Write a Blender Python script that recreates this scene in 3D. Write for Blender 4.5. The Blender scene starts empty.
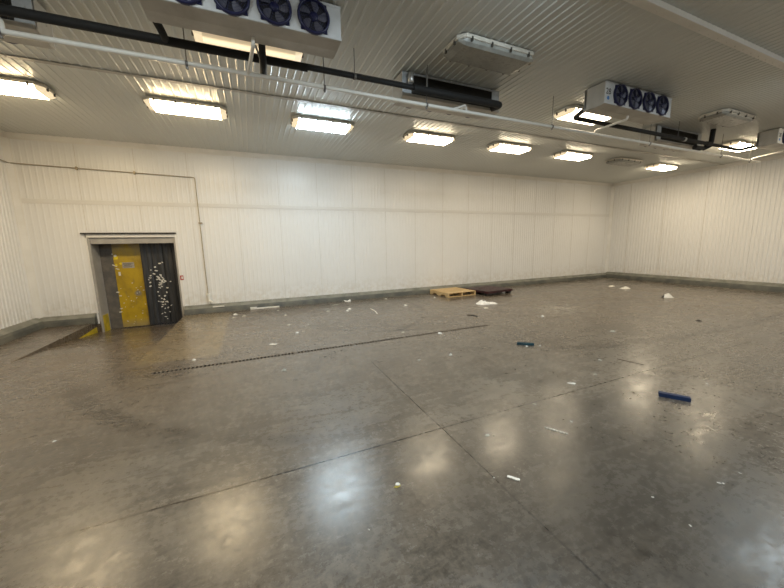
import bpy, bmesh, math, random
from mathutils import Vector, Matrix
random.seed(7)
PI = math.pi
sc = bpy.context.scene
COL = sc.collection

# ------------------------------------------------------------------ node helper
class S:
    """A node socket with arithmetic."""
    def __init__(s, nt, sock): s.nt, s.k = nt, sock
    def _m(s, op, *a, clamp=False):
        n = s.nt.nodes.new('ShaderNodeMath'); n.operation = op; n.use_clamp = clamp
        for i, v in enumerate((s,) + a):
            if isinstance(v, S): s.nt.links.new(v.k, n.inputs[i])
            else: n.inputs[i].default_value = v
        return S(s.nt, n.outputs[0])
    def __add__(s, o): return s._m('ADD', o)
    def __sub__(s, o): return s._m('SUBTRACT', o)
    def __mul__(s, o): return s._m('MULTIPLY', o)
    def abs(s): return s._m('ABSOLUTE')
    def sqrt(s): return s._m('SQRT')
    def max(s, o): return s._m('MAXIMUM', o)
    def min(s, o): return s._m('MINIMUM', o)
    def floor(s): return s._m('FLOOR')
    def fract(s): return s._m('FRACT')
    def step(s, a, b):            # smooth map a..b -> 0..1 (a may exceed b)
        n = s.nt.nodes.new('ShaderNodeMapRange'); n.interpolation_type = 'SMOOTHSTEP'
        s.nt.links.new(s.k, n.inputs['Value'])
        if a <= b:
            n.inputs['From Min'].default_value = a; n.inputs['From Max'].default_value = b
        else:
            n.inputs['From Min'].default_value = b; n.inputs['From Max'].default_value = a
            n.inputs['To Min'].default_value = 1; n.inputs['To Max'].default_value = 0
        return S(s.nt, n.outputs[0])
    def lin(s, a, b, c, d):
        n = s.nt.nodes.new('ShaderNodeMapRange')
        s.nt.links.new(s.k, n.inputs['Value'])
        for nm, v in (('From Min', a), ('From Max', b), ('To Min', c), ('To Max', d)): n.inputs[nm].default_value = v
        return S(s.nt, n.outputs[0])

class Mat:
    def __init__(s, name, col=(.5, .5, .5), rough=.5, metal=0., spec=.5, emit=None, estr=0):
        s.m = bpy.data.materials.new(name); s.m.use_nodes = True
        s.nt = s.m.node_tree; s.b = s.nt.nodes['Principled BSDF']
        s.b.inputs['Base Color'].default_value = (*col, 1); s.b.inputs['Roughness'].default_value = rough
        s.b.inputs['Metallic'].default_value = metal; s.b.inputs['Specular IOR Level'].default_value = spec
        if emit:
            s.b.inputs['Emission Color'].default_value = (*emit, 1); s.b.inputs['Emission Strength'].default_value = estr
        s.tc = s.nt.nodes.new('ShaderNodeTexCoord')
    def xyz(s):
        n = s.nt.nodes.new('ShaderNodeSeparateXYZ'); s.nt.links.new(s.tc.outputs['Object'], n.inputs[0])
        return [S(s.nt, o) for o in n.outputs]
    def noise(s, scale, detail=4, rough=.55, dist=0, stretch=None, rot=0, off=0):
        n = s.nt.nodes.new('ShaderNodeTexNoise')
        n.inputs['Scale'].default_value = scale; n.inputs['Detail'].default_value = detail
        n.inputs['Roughness'].default_value = rough; n.inputs['Distortion'].default_value = dist
        mp = s.nt.nodes.new('ShaderNodeMapping'); s.nt.links.new(s.tc.outputs['Object'], mp.inputs[0])
        mp.inputs['Location'].default_value = (off, off * .7, off * .3)
        mp.inputs['Rotation'].default_value = (0, 0, rot)
        if stretch: mp.inputs['Scale'].default_value = stretch
        s.nt.links.new(mp.outputs[0], n.inputs['Vector'])
        return S(s.nt, n.outputs['Fac'])
    def mix(s, a, b, f):
        n = s.nt.nodes.new('ShaderNodeMix'); n.data_type = 'RGBA'
        for i, v in ((6, a), (7, b)):
            if isinstance(v, S): s.nt.links.new(v.k, n.inputs[i])
            else: n.inputs[i].default_value = (*v, 1)
        if isinstance(f, S): s.nt.links.new(f.k, n.inputs[0])
        else: n.inputs[0].default_value = f
        return S(s.nt, n.outputs[2])
    def color(s, k): s.nt.links.new(k.k, s.b.inputs['Base Color'])
    def rough(s, k): s.nt.links.new(k.k, s.b.inputs['Roughness'])
    def bump(s, h, strength=.2, dist=.01):
        n = s.nt.nodes.new('ShaderNodeBump'); n.inputs['Strength'].default_value = strength; n.inputs['Distance'].default_value = dist
        s.nt.links.new(h.k, n.inputs['Height']); s.nt.links.new(n.outputs[0], s.b.inputs['Normal'])

def speckled(name, c1, c2, scale=8, rough=.5, metal=0., spec=.5, detail=5, lo=.35, hi=.7, stretch=None, bump=0):
    m = Mat(name, c1, rough, metal, spec)
    n = m.noise(scale, detail, .6, stretch=stretch)
    m.color(m.mix(c1, c2, n.step(lo, hi)))
    m.rough(n.lin(.3, .7, max(rough - .08, .03), min(rough + .1, 1)))
    if bump: m.bump(n, bump, .005)
    return m.m

# ------------------------------------------------------------------ materials
def make_floor_mat():
    m = Mat('polished_concrete', rough=.3)
    x, y, z = m.xyz()
    big = m.noise(.32, 4, .6, .6)
    mid = m.noise(1.5, 5, .5, 1.0, off=3)
    brush = m.noise(1.3, 7, .65, .9, stretch=(1.0, 5.0, 1), rot=.5, off=9)
    brush2 = m.noise(1.6, 7, .65, .7, stretch=(5.0, 1.0, 1), rot=.25, off=15)
    fine = m.noise(20, 6, .7)
    tone = big * .28 + mid * .27 + brush * .22 + brush2 * .13 + fine * .1
    c = m.mix((.084, .066, .049), (.184, .152, .117), tone.lin(.32, .68, 0, 1))
    # grey worn zones in the middle of the hall, browner along the back wall
    c = m.mix(c, (.155, .141, .120), m.noise(.45, 4, .6, .4, off=21).step(.35, .8) * .5)
    c = m.mix(c, (.066, .046, .034), (y.step(6.0, 8.9) * x.step(3.2, 1.5)) * mid.step(.40, .62) * .55)
    # newer, yellower slab beside the ramp
    px = (x + 1.09).abs().step(.56, .47); py = (y - 7.15).abs().step(1.86, 1.72)
    patch = px * py * mid.lin(.25, .75, .55, 1.0)
    c = m.mix(c, (.26, .205, .12), patch * .85)
    # tyre scuffs: arcs
    def arc(cx, cy, r, w, xa, xb, ya, yb, k):
        nonlocal c
        dx = x - cx; dy = y - cy
        d = ((dx * dx + dy * dy).sqrt() - r).abs().step(w, w * .3)
        box = x.step(xa, xa + .4) * x.step(xb, xb - .4) * y.step(ya, ya + .4) * y.step(yb, yb - .4)
        c = m.mix(c, (.028, .024, .020), d * box * brush.step(.3, .6) * k)
    arc(3.7, 8.9, 3.75, .10, .8, 3.2, 4.9, 8.9, .45)
    arc(3.35, 8.85, 3.3, .07, .8, 3.4, 4.9, 8.9, .40)
    arc(1.35, 7.7, 2.55, .09, 2.2, 5.0, 5.0, 8.2, .45)
    arc(8.5, 22.0, 19.25, .13, 4.2, 12.5, 1.5, 3.6, .55)
    arc(8.2, -14.5, 17.35, .10, 5.0, 12.5, 1.5, 4.2, .40)
    arc(9.0, 5.1, 2.15, .07, 9.2, 12.0, 2.0, 5.5, .4)
    arc(2.0, 6.5, 4.35, .17, -2.4, -.4, 2.4, 5.0, .75)
    arc(2.2, 7.1, 4.9, .10, -2.6, 0.6, 2.2, 5.4, .4)
    arc(5.2, 1.4, 2.3, .035, 2.5, 4.9, 1.8, 4.0, .25)
    # dark scuffed ground by the camera
    c = m.mix(c, (.045, .038, .031), m.noise(1.1, 8, .7, .8, off=33).step(.42, .95) * .5)
    # saw-cut joints
    def joint(d, w, k, col=(.014, .011, .009)):
        nonlocal c
        c = m.mix(c, col, d.abs().step(w, w * .4) * k)
    wob = (m.noise(.7, 2, .5, off=40) - .5) * .05
    joint(y - 2.235 + wob * .6, .012, brush.lin(.3, .6, .85, 1))
    joint(x - 1.405 + wob, .009, mid.lin(.3, .5, .5, 1) * y.step(4.6, 3.0))
    joint(x - 4.25 + wob, .010, mid.lin(.3, .5, .5, .9))
    joint(x + 1.70 + wob, .008, mid.lin(.35, .5, .5, 1) * y.step(4.5, 3.9) * .8, (.20, .17, .125))
    joint(y - 5.55 + wob, .006, brush.step(.42, .55) * x.step(-.9, -1.6) * .6)
    # pale scraped streaks
    c = m.mix(c, (.24, .21, .175), m.noise(1.1, 6, .7, .5, stretch=(.8, 4.5, 1), rot=.3, off=51).step(.45, .85) * .35)
    # darker area right of the camera, browner towards the left
    darker_tone = ((x - 2.35) * (x - 2.35) * .45 + (y - 1.15) * (y - 1.15)).sqrt().step(1.5, .3) * mid.lin(.3, .7, .6, 1)
    c = m.mix(c, (.040, .036, .031), darker_tone * .9)
    c = m.mix(c, (.095, .068, .044), x.step(.2, -1.6) * mid.lin(.3, .7, .3, 1) * .5)
    # faint salt stain near the far end
    c = m.mix(c, (.27, .25, .215), ((x - 6.6) * (x - 6.6) * .5 + (y - 5.3) * (y - 5.3)).sqrt().step(.75, .1) * mid.step(.45, .6) * .6)
    # fine trowelled mottling
    fleck = m.noise(38, 5, .75, .3, off=61); swirl = m.noise(5.5, 6, .7, 1.6, stretch=(1, 2.6, 1), rot=.7, off=71)
    sm = m.noise(2.3, 5, .6, 2.0, stretch=(3.2, 1, 1), rot=-.35, off=81)
    k = (fleck * .4 + swirl * .4 + sm * .2).lin(.41, .59, .62, 1.38)
    vm = m.nt.nodes.new('ShaderNodeVectorMath'); vm.operation = 'SCALE'
    m.nt.links.new(c.k, vm.inputs[0]); m.nt.links.new(k.k, vm.inputs['Scale']); c = S(m.nt, vm.outputs[0])
    m.color(c)
    r = mid * .3 + brush * .3 + fine * .4
    m.rough(r.lin(.38, .60, .16, .36))
    m.b.inputs['Specular IOR Level'].default_value = .6
    m.bump(fleck * .5 + fine * .6 + swirl * .15, .16, .003)
    return m.m

def make_panel_mat(name, col, darker_tone, rough, low=None):
    m = Mat(name, col, rough)
    x, y, z = m.xyz()
    n = m.noise(.9, 5, .6); f = m.noise(9, 4, .6, off=5)
    c = m.mix(col, darker_tone, n.step(.3, .9) * .25)
    c = m.mix(c, darker_tone, f.step(.4, .9) * .12)
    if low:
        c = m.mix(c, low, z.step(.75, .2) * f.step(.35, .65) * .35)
    m.color(c)
    return m.m

M = {}
M['floor'] = make_floor_mat()
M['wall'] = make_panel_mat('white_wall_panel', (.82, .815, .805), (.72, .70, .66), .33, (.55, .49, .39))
M['ceiling'] = make_panel_mat('painted_ceiling_panel', (.635, .65, .62), (.625, .64, .61), .28)
M['trim'] = speckled('white_flashing', (.82, .80, .765), (.76, .74, .69), 2, .4)
M['trim_grey'] = speckled('grey_flashing', (.50, .485, .45), (.40, .385, .35), 6, .38)
M['seam'] = speckled('seam_sealant', (.63, .60, .55), (.70, .675, .625), 12, .7)
M['wall_band'] = speckled('darker_wall_band', (.755, .745, .725), (.74, .725, .70), 3, .4)
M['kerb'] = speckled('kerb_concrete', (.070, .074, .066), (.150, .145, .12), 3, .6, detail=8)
M['kerb_top'] = speckled('kerb_lit_top', (.25, .245, .21), (.15, .15, .125), 4, .55, detail=8)  # sloped top, lighter because its lit look is put into the colour
M['jamb'] = speckled('worn_steel_jamb', (.36, .34, .315), (.44, .42, .385), 5, .45)
M['dark_strip'] = speckled('black_dock_curtain', (.022, .024, .028), (.055, .055, .058), 3, .42, stretch=(8, 8, .6))
M['door_edge'] = speckled('dark_door_edge', (.10, .095, .09), (.17, .15, .13), 7, .6)
M['yellow_paint'] = speckled('yellow_kerb_paint', (.62, .46, .02), (.42, .32, .03), 7, .5)
M['white_chip'] = speckled('white_paper_residue', (.78, .76, .70), (.66, .64, .58), 20, .7)
M['placard'] = speckled('grey_placard', (.42, .38, .33), (.32, .28, .22), 30, .5)
M['ink'] = speckled('dark_ink', (.03, .028, .026), (.06, .055, .05), 30, .6)
M['red'] = speckled('red_label', (.50, .05, .05), (.40, .06, .05), 30, .5)
M['yellow_dot'] = speckled('yellow_label', (.85, .68, .02), (.75, .58, .02), 30, .5)
M['pipe_black'] = speckled('black_pipe_insulation', (.006, .006, .006), (.013, .012, .011), 14, .75, bump=.15)
M['pipe_white'] = speckled('white_pvc', (.82, .80, .74), (.74, .71, .64), 3, .35)
M['rod'] = speckled('grey_steel_rod', (.16, .15, .14), (.26, .25, .23), 20, .4, .6)
M['zinc'] = speckled('galvanised_steel', (.55, .55, .54), (.40, .40, .39), 20, .35, .7)
M['conduit'] = speckled('tarnished_conduit', (.44, .38, .28), (.34, .28, .19), 9, .4, .35)
M['case'] = speckled('cooler_casing', (.52, .50, .46), (.43, .41, .37), 4, .42)
M['case_white'] = speckled('white_cooler_front', (.72, .74, .76), (.60, .62, .63), 5, .35)
M['case_end'] = speckled('galvanised_end_plate', (.52, .54, .56), (.40, .42, .44), 12, .4, .3)
M['coil'] = speckled('black_coil_fins', (.014, .012, .009), (.035, .028, .018), 18, .5, stretch=(14, 1, 1))
M['navy'] = speckled('navy_fan_shroud', (.008, .010, .052), (.013, .016, .075), 10, .4)
M['hole'] = speckled('dark_fan_throat', (.010, .011, .016), (.018, .018, .024), 10, .6)
M['blade'] = speckled('grey_fan_blade', (.13, .135, .18), (.09, .095, .14), 10, .35, .3)
M['guard'] = speckled('blue_wire_guard', (.010, .013, .065), (.016, .018, .085), 10, .35)
M['logo_blue'] = speckled('blue_emblem', (.05, .20, .55), (.06, .24, .6), 20, .4)
M['fixture'] = speckled('fixture_housing', (.74, .70, .62), (.62, .58, .49), 8, .45)
M['clip'] = speckled('dark_latch', (.07, .065, .055), (.13, .12, .10), 20, .4, .5)
M['drain'] = speckled('rusty_drain_grate', (.10, .083, .064), (.15, .12, .09), 14, .6, .1)
M['drain_pit'] = speckled('drain_channel', (.012, .011, .010), (.02, .018, .016), 10, .8)
M['wood'] = speckled('fresh_pine', (.66, .47, .23), (.52, .35, .15), 5, .6, stretch=(1, 7, 7))
M['wood2'] = speckled('weathered_pine', (.55, .38, .18), (.68, .50, .26), 5, .6, stretch=(7, 1, 7))
M['maroon'] = speckled('maroon_plastic', (.055, .007, .013), (.02, .006, .009), 4, .45)
M['deck_dark'] = speckled('grimy_plastic_deck', (.055, .036, .036), (.09, .068, .065), 6, .6)
M['black_plastic'] = speckled('black_plastic', (.014, .013, .013), (.03, .026, .026), 6, .45)
M['bag'] = speckled('white_plastic_film', (.86, .85, .83), (.74, .73, .70), 9, .45)
M['paper'] = speckled('white_paper', (.80, .78, .73), (.70, .68, .62), 12, .7)
M['paper_grey'] = speckled('dirty_paper', (.55, .53, .47), (.42, .40, .34), 14, .7)
M['plastic_white'] = speckled('white_plastic_strip', (.80, .77, .71), (.68, .65, .58), 9, .4)
M['blue'] = speckled('blue_plastic', (.006, .022, .075), (.009, .03, .10), 9, .4)
M['teal'] = speckled('teal_plastic', (.008, .045, .065), (.012, .06, .085), 9, .4)
M['brown'] = speckled('brown_scrap', (.10, .065, .04), (.06, .04, .025), 20, .7)
M['black_scrap'] = speckled('black_rubber_scrap', (.025, .022, .02), (.05, .045, .04), 20, .6)
M['wrapper_yellow'] = speckled('yellow_wrapper', (.72, .62, .12), (.6, .5, .08), 30, .5)
_m = Mat('glowing_lens_end', (.7, .62, .5), .35, emit=(1.0, .80, .50), estr=.42); _m.m.cycles.emission_sampling = 'NONE'; M['lens_end'] = _m.m
M['lens_off'] = speckled('unlit_prismatic_lens', (.36, .36, .33), (.26, .26, .235), 10, .3)

def yellow_door_mat():
    m = Mat('worn_yellow_door', rough=.42)
    x, y, z = m.xyz()
    n = m.noise(2.2, 6, .65, .4); f = m.noise(7, 5, .6, off=4, stretch=(2.5, 1, .6))
    c = m.mix((.50, .335, .012), (.34, .225, .014), n.step(.4, .68))
    c = m.mix(c, (.20, .15, .06), f.step(.55, .75) * .7)
    c = m.mix(c, (.30, .25, .15), z.step(1.25, 1.75) * n.step(.2, .6) * .75)       # hazy grey veil towards the top, painted into the colour
    c = m.mix(c, (.26, .22, .15), z.step(.0, -.25) * .6)                           # scuffed bottom edge
    c = m.mix(c, (.22, .20, .17), (((x + 2.60) * (x + 2.60)) + ((z - .55) * (z - .55))).sqrt().step(.09, .03) * n.step(.35, .5))
    m.color(c)
    return m.m
M['yellow_door'] = yellow_door_mat()

def lens_mat(name, col, strength, tubes=False):
    m = Mat(name, (.8, .78, .72), .35, emit=col, estr=strength)
    if tubes:                                   # the two lamps showing through the lens
        x, y, z = m.xyz()
        d = (y.abs() - .095).abs().step(.09, .015)
        m.nt.links.new((d.lin(0, 1, .45, 1.3) * strength).k, m.b.inputs['Emission Strength'])
    m.m.cycles.emission_sampling = 'FRONT'
    return m.m
WARM = (1.0, .83, .58); COOL = (.74, .90, 1.0)
LS = 21.0
M['lens_warm'] = lens_mat('lit_warm_lens', WARM, LS)
M['lens_warmer'] = lens_mat('lit_amber_lens', (1.0, .76, .45), .55, True)
M['lens_cool'] = lens_mat('lit_cool_lens', COOL, LS * 1.6)
M['lens_neutral'] = lens_mat('lit_white_lens', (.88, .98, 1.0), LS * 1.25)
M['lens_pale'] = lens_mat('lit_pale_lens', (.80, .93, 1.0), LS * .5)
M['lens_gold'] = lens_mat('lit_golden_lens', (1.0, .77, .46), LS * 1.08)
M['lens_dim'] = lens_mat('lit_weaker_lens', WARM, LS * .72)
M['lens_faint'] = lens_mat('lit_faint_lens', WARM, LS * .3)
M['lens_fill'] = lens_mat('lit_fill_lens', (.90, .98, 1.0), LS * 3.0)
M['lens_strong'] = lens_mat('lit_stronger_lens', WARM, LS * 1.0)

# ------------------------------------------------------------------ mesh helper
class MB:
    def __init__(s): s.v, s.f, s.sm = [], [], []
    def add(s, vs, fs, smooth=False):
        o = len(s.v); s.v += [tuple(p) for p in vs]
        for q in fs: s.f.append(tuple(o + i for i in q)); s.sm.append(smooth)
        return s
    def box(s, x0, x1, y0, y1, z0, z1, mx=None):
        vs = [Vector((x, y, z)) for z in (z0, z1) for y in (y0, y1) for x in (x0, x1)]
        if mx: vs = [mx @ p for p in vs]
        return s.add(vs, [(0, 2, 3, 1), (4, 5, 7, 6), (0, 1, 5, 4), (2, 6, 7, 3), (0, 4, 6, 2), (1, 3, 7, 5)])
    def prism(s, poly, a, b, axis='z', mx=None):
        """extrude a 2-D polygon from a to b along an axis"""
        def P(u, v, w): return {'z': (u, v, w), 'x': (w, u, v), 'y': (u, w, v)}[axis]
        n = len(poly)
        vs = [Vector(P(u, v, a)) for u, v in poly] + [Vector(P(u, v, b)) for u, v in poly]
        if mx: vs = [mx @ p for p in vs]
        return s.add(vs, [tuple(range(n))[::-1], tuple(range(n, 2 * n))] + [(i, (i + 1) % n, n + (i + 1) % n, n + i) for i in range(n)])
    def tube(s, pts, r, seg=10, cap=True):
        pts = [Vector(p) for p in pts]; n = len(pts); vs, fs = [], []
        rs = r if isinstance(r, (list, tuple)) else [r] * n
        d0 = (pts[1] - pts[0]).normalized()
        up = Vector((0, 0, 1)) if abs(d0.z) < .9 else Vector((1, 0, 0))
        a = d0.cross(up).normalized()
        for i, p in enumerate(pts):
            d = (pts[min(i + 1, n - 1)] - pts[max(i - 1, 0)]).normalized()
            a = (a - d * a.dot(d)).normalized(); b = d.cross(a)
            vs += [p + (a * math.cos(t) + b * math.sin(t)) * rs[i] for t in [2 * PI * k / seg for k in range(seg)]]
        for i in range(n - 1):
            for k in range(seg):
                fs.append((i * seg + k, i * seg + (k + 1) % seg, (i + 1) * seg + (k + 1) % seg, (i + 1) * seg + k))
        s.add(vs, fs, True)
        if cap: s.add(vs[:seg], [tuple(range(seg))[::-1]]); s.add(vs[-seg:], [tuple(range(seg))])
        return s
    def lathe(s, prof, seg=32, mx=None, close=False):
        """profile of (r, h) turned round z, mapped by mx"""
        vs, fs = [], []; n = len(prof)
        for k in range(seg):
            t = 2 * PI * k / seg
            vs += [Vector((r * math.cos(t), r * math.sin(t), h)) for r, h in prof]
        if mx: vs = [mx @ p for p in vs]
        for k in range(seg):
            k2 = (k + 1) % seg
            for i in range(n if close else n - 1):
                j = (i + 1) % n
                fs.append((k * n + i, k2 * n + i, k2 * n + j, k * n + j))
        return s.add(vs, fs, True)
    def build(s, name, mat, parent=None, bevel=0, mats=None):
        me = bpy.data.meshes.new(name); me.from_pydata(s.v, [], s.f); me.materials.append(mat)
        for p, q in zip(me.polygons, s.sm): p.use_smooth = q
        bm = bmesh.new(); bm.from_mesh(me); bmesh.ops.recalc_face_normals(bm, faces=bm.faces); bm.to_mesh(me); bm.free()
        o = bpy.data.objects.new(name, me); COL.objects.link(o)
        if parent: o.parent = parent
        if bevel:
            b = o.modifiers.new('edge', 'BEVEL'); b.width = bevel; b.segments = 2; b.limit_method = 'ANGLE'
        return o

def empty(name, loc=(0, 0, 0), rz=0):
    o = bpy.data.objects.new(name, None); COL.objects.link(o); o.location = loc; o.rotation_euler.z = rz
    o.empty_display_size = .1
    return o
def tag(o, label, cat, group=None):
    o['label'] = label; o['category'] = cat
    if group: o['group'] = group
    return o
def struct(o): o['kind'] = 'structure'; return o
def kids(o): return [c for c in bpy.data.objects if c.parent == o]
TREE = {}
def copy_tree(o, parent=None):
    c = o.copy(); COL.objects.link(c)
    if parent: c.parent = parent
    for ch in kids(o): copy_tree(ch, c)
    return c
def bend(pts, r=.06, n=5):
    """round the corners of a path"""
    pts = [Vector(p) for p in pts]; out = [pts[0]]
    for a, b, c in zip(pts, pts[1:], pts[2:]):
        d1 = (a - b); d2 = (c - b); q = min(r, d1.length * .45, d2.length * .45)
        p1 = b + d1.normalized() * q; p2 = b + d2.normalized() * q
        for k in range(n + 1):
            t = k / n; out.append(p1 * (1 - t) ** 2 + b * 2 * t * (1 - t) + p2 * t * t)
    out.append(pts[-1]); return out

# ------------------------------------------------------------------ dimensions
XL, XR, YB, YF, ZC = -4.30, 14.13, 9.20, -7.0, 3.92
DX0, DX1, DZ = -3.275, -1.625, 1.90        # doorway in the back wall
RX0, RX1, RY0, RZ = -3.35, -1.60, 6.35, -.28   # ramp down to the doorway
YD = 9.62                                # plane of the door

# ------------------------------------------------------------------ floor
TX0, TX1, TY0, TY1 = -1.31, 4.14, 4.865, 4.955     # drain channel
def grid_floor():
    mb = MB()
    xs = sorted([XL, RX0, RX1, TX0, TX1, XR]); ys = sorted([YF, TY0, TY1, RY0, YB])
    for x0, x1 in zip(xs, xs[1:]):
        for y0, y1 in zip(ys, ys[1:]):
            cx, cy = (x0 + x1) / 2, (y0 + y1) / 2
            if RX0 < cx < RX1 and cy > RY0: continue
            if TX0 < cx < TX1 and TY0 < cy < TY1: continue
            mb.add([(x0, y0, 0), (x1, y0, 0), (x1, y1, 0), (x0, y1, 0)], [(0, 1, 2, 3)])
    return mb
fl = grid_floor()
# the ramp: slope, landing and its two side walls
prof = [(RY0, 0), (7.0, -.035), (9.2, -.25), (YD - .1, RZ), (YD + .35, RZ)]
for (ya, za), (yb, zb) in zip(prof, prof[1:]):
    fl.add([(RX0, ya, za), (RX1, ya, za), (RX1, yb, zb), (RX0, yb, zb)], [(0, 1, 2, 3)])
    for X in (RX0, RX1):
        if ya < YB:
            fl.add([(X, ya, 0), (X, min(yb, YB), 0), (X, min(yb, YB), zb), (X, ya, za)], [(0, 1, 2, 3)])
for xa, xb in ((RX0, DX0 + .02), (DX1 - .02, RX1)):      # concrete below the wall on either side of the doorway
    fl.add([(xa, YB, -.4), (xb, YB, -.4), (xb, YB, 0), (xa, YB, 0)], [(0, 1, 2, 3)])
struct(fl.build('floor', M['floor']))
mb = MB()
for X, a in ((RX0 + .004, 1), (RX1 - .004, -1)):
    mb.add([(X, 8.35, -.168), (X, 9.2, -.255), (X, 9.2, -.12)], [(0, 1, 2)])
    mb.add([(X + .006 * a, 8.35, -.168), (X + .006 * a, 9.2, -.255), (X + .006 * a, 9.2, -.12)], [(0, 2, 1)])
    mb.add([(X, 8.35, -.168), (X, 9.2, -.12), (X + .006 * a, 9.2, -.12), (X + .006 * a, 8.35, -.168)], [(0, 1, 2, 3)])
struct(mb.build('trim_1', M['yellow_paint']))

# ------------------------------------------------------------------ ribbed panel sheets
def rib_profile(a, b, pitch, depth, base, top, seams=(), sw=.012, sd=.006):
    """(u, d): panels with a small raised rib every pitch and a groove at each seam"""
    pts = [(a, 0)]; n = int((b - a) / pitch)
    for k in range(1, n + 1):
        c = a + k * pitch
        if c + base / 2 >= b: break
        pts += [(c - base / 2, 0), (c - top / 2, depth), (c + top / 2, depth), (c + base / 2, 0)]
    pts.append((b, 0)); return pts
# ceiling: ribs run away from the camera towards the back wall
pr = rib_profile(XL, XR, .1005, .008, .034, .014)
mb = MB()
for ya, yb in ((YF, 2.27), (2.27, 5.70), (5.70, YB)):
    vs = [(u, ya, ZC - d) for u, d in pr] + [(u, yb, ZC - d) for u, d in pr]; n = len(pr)
    mb.add(vs, [(i, i + 1, n + i + 1, n + i) for i in range(n - 1)])
struct(mb.build('ceiling', M['ceiling']))
# back wall with the doorway cut out
def wall_strip(mb, pr, z0, z1):
    n = len(pr)
    mb.add([(u, YB - d, z0) for u, d in pr] + [(u, YB - d, z1) for u, d in pr], [(i, i + 1, n + i + 1, n + i) for i in range(n - 1)])
pr = rib_profile(XL, XR, .1005, .005, .040, .018)
mb = MB()
wall_strip(mb, [p for p in pr if p[0] <= DX0] + [(DX0, 0)], -.05, ZC)
wall_strip(mb, [(DX0, 0)] + [p for p in pr if DX0 < p[0] < DX1] + [(DX1, 0)], DZ, ZC)
wall_strip(mb, [(DX1, 0)] + [p for p in pr if p[0] >= DX1], -.05, ZC)
struct(mb.build('wall_back', M['wall']))
pr = rib_profile(YF, YB, .1005, .011, .044, .018)
for nm, X, s in (('wall_right', XR, -1), ('wall_left', XL, 1)):
    n = len(pr); mb = MB()
    mb.add([(X + s * d, u, -.05) for u, d in pr] + [(X + s * d, u, ZC) for u, d in pr], [(i, i + 1, n + i + 1, n + i) for i in range(n - 1)])
    struct(mb.build(nm, M['wall']))
pr = rib_profile(XL, XR, .1005, .007, .042, .018)
n = len(pr); mb = MB()
mb.add([(u, YF + d, -.05) for u, d in pr] + [(u, YF + d, ZC) for u, d in pr], [(i, i + 1, n + i + 1, n + i) for i in range(n - 1)])
struct(mb.build('wall_front', M['wall']))
# slightly darker raised band across the back wall above the doorway
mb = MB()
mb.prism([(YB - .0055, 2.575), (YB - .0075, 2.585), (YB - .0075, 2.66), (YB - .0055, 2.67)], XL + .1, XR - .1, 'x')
struct(mb.build('trim_9', M['wall_band']))
# vertical panel joints on the back and right walls
mb = MB()
for k in range(-4, 15):
    X = .775 + 1.005 * k
    if not XL + .1 < X < XR - .1: continue
    z0 = DZ + .13 if DX0 - .1 < X < DX1 + .1 else .2
    mb.box(X - .0035, X + .0035, YB - .0065, YB - .001, z0, ZC - .1)
struct(mb.build('trim_2', M['seam']))
mb = MB()
for k in range(-1, 15):
    Y = 8.45 - 1.2 * k
    if Y < YF + .3: break
    if Y < YB - .1: mb.box(XR - .0105, XR - .001, Y - .005, Y + .005, .27, ZC - .1)
struct(mb.build('trim_3', M['seam']))
# flashing where walls meet ceiling, in the corners, and the two ceiling joints
mb = MB()
mb.prism([(YB, ZC), (YB - .07, ZC), (YB - .07, ZC - .012), (YB - .012, ZC - .085), (YB - .012, ZC - .11), (YB, ZC - .11)], XL, XR, 'x')
struct(mb.build('trim_4', M['trim']))
mb = MB()
mb.prism([(XR, ZC), (XR - .07, ZC), (XR - .07, ZC - .012), (XR - .012, ZC - .085), (XR - .012, ZC - .11), (XR, ZC - .11)], YF, YB, 'y')
mb.prism([(XL, ZC), (XL + .07, ZC), (XL + .07, ZC - .012), (XL + .012, ZC - .085), (XL + .012, ZC - .11), (XL, ZC - .11)], YF, YB, 'y')
struct(mb.build('trim_5', M['trim']))
mb = MB()
for X, s in ((XL, 1), (XR, -1)):
    mb.prism([(X, YB), (X + s * .10, YB), (X + s * .10, YB - .012), (X + s * .085, YB - .016), (X + s * .016, YB - .085), (X + s * .012, YB - .10), (X, YB - .10)], .17, ZC - .1, 'z')
struct(mb.build('trim_6', M['trim'], bevel=.003))
mb = MB()
mb.box(XL, XR, 5.665, 5.735, ZC - .016, ZC - .002)
for k in range(46): mb.lathe([(0, -.008), (.006, -.007), (.009, 0)], 8, Matrix.Translation((XL + .2 + .4 * k, 5.69, ZC - .016)))
struct(mb.build('trim_7', M['trim_grey'], bevel=.002))
mb = MB()
mb.box(XL, XR, 2.205, 2.335, ZC - .018, ZC - .002)
mb.box(XL, XR, 2.205, 2.217, ZC - .060, ZC - .017)
for k in range(92): mb.lathe([(0, -.008), (.006, -.007), (.009, 0)], 8, Matrix.Translation((XL + .1 + .2 * k, 2.305, ZC - .018)))
struct(mb.build('trim_8', M['trim'], bevel=.002))
# coved kerb along the foot of the walls
def kerb(name, axis, runs, base, s, h):
    mb = MB(); top = MB()
    for a, b in runs:
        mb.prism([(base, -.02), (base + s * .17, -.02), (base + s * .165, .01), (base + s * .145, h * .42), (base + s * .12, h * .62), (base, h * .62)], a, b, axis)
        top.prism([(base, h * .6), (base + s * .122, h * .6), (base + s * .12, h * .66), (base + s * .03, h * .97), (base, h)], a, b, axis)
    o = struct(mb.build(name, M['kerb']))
    top.build('lit_top', M['kerb_top'], o)
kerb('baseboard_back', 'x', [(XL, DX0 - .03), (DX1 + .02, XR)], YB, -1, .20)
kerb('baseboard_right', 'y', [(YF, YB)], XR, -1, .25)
kerb('baseboard_left', 'y', [(YF, YB)], XL, 1, .21)

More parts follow.
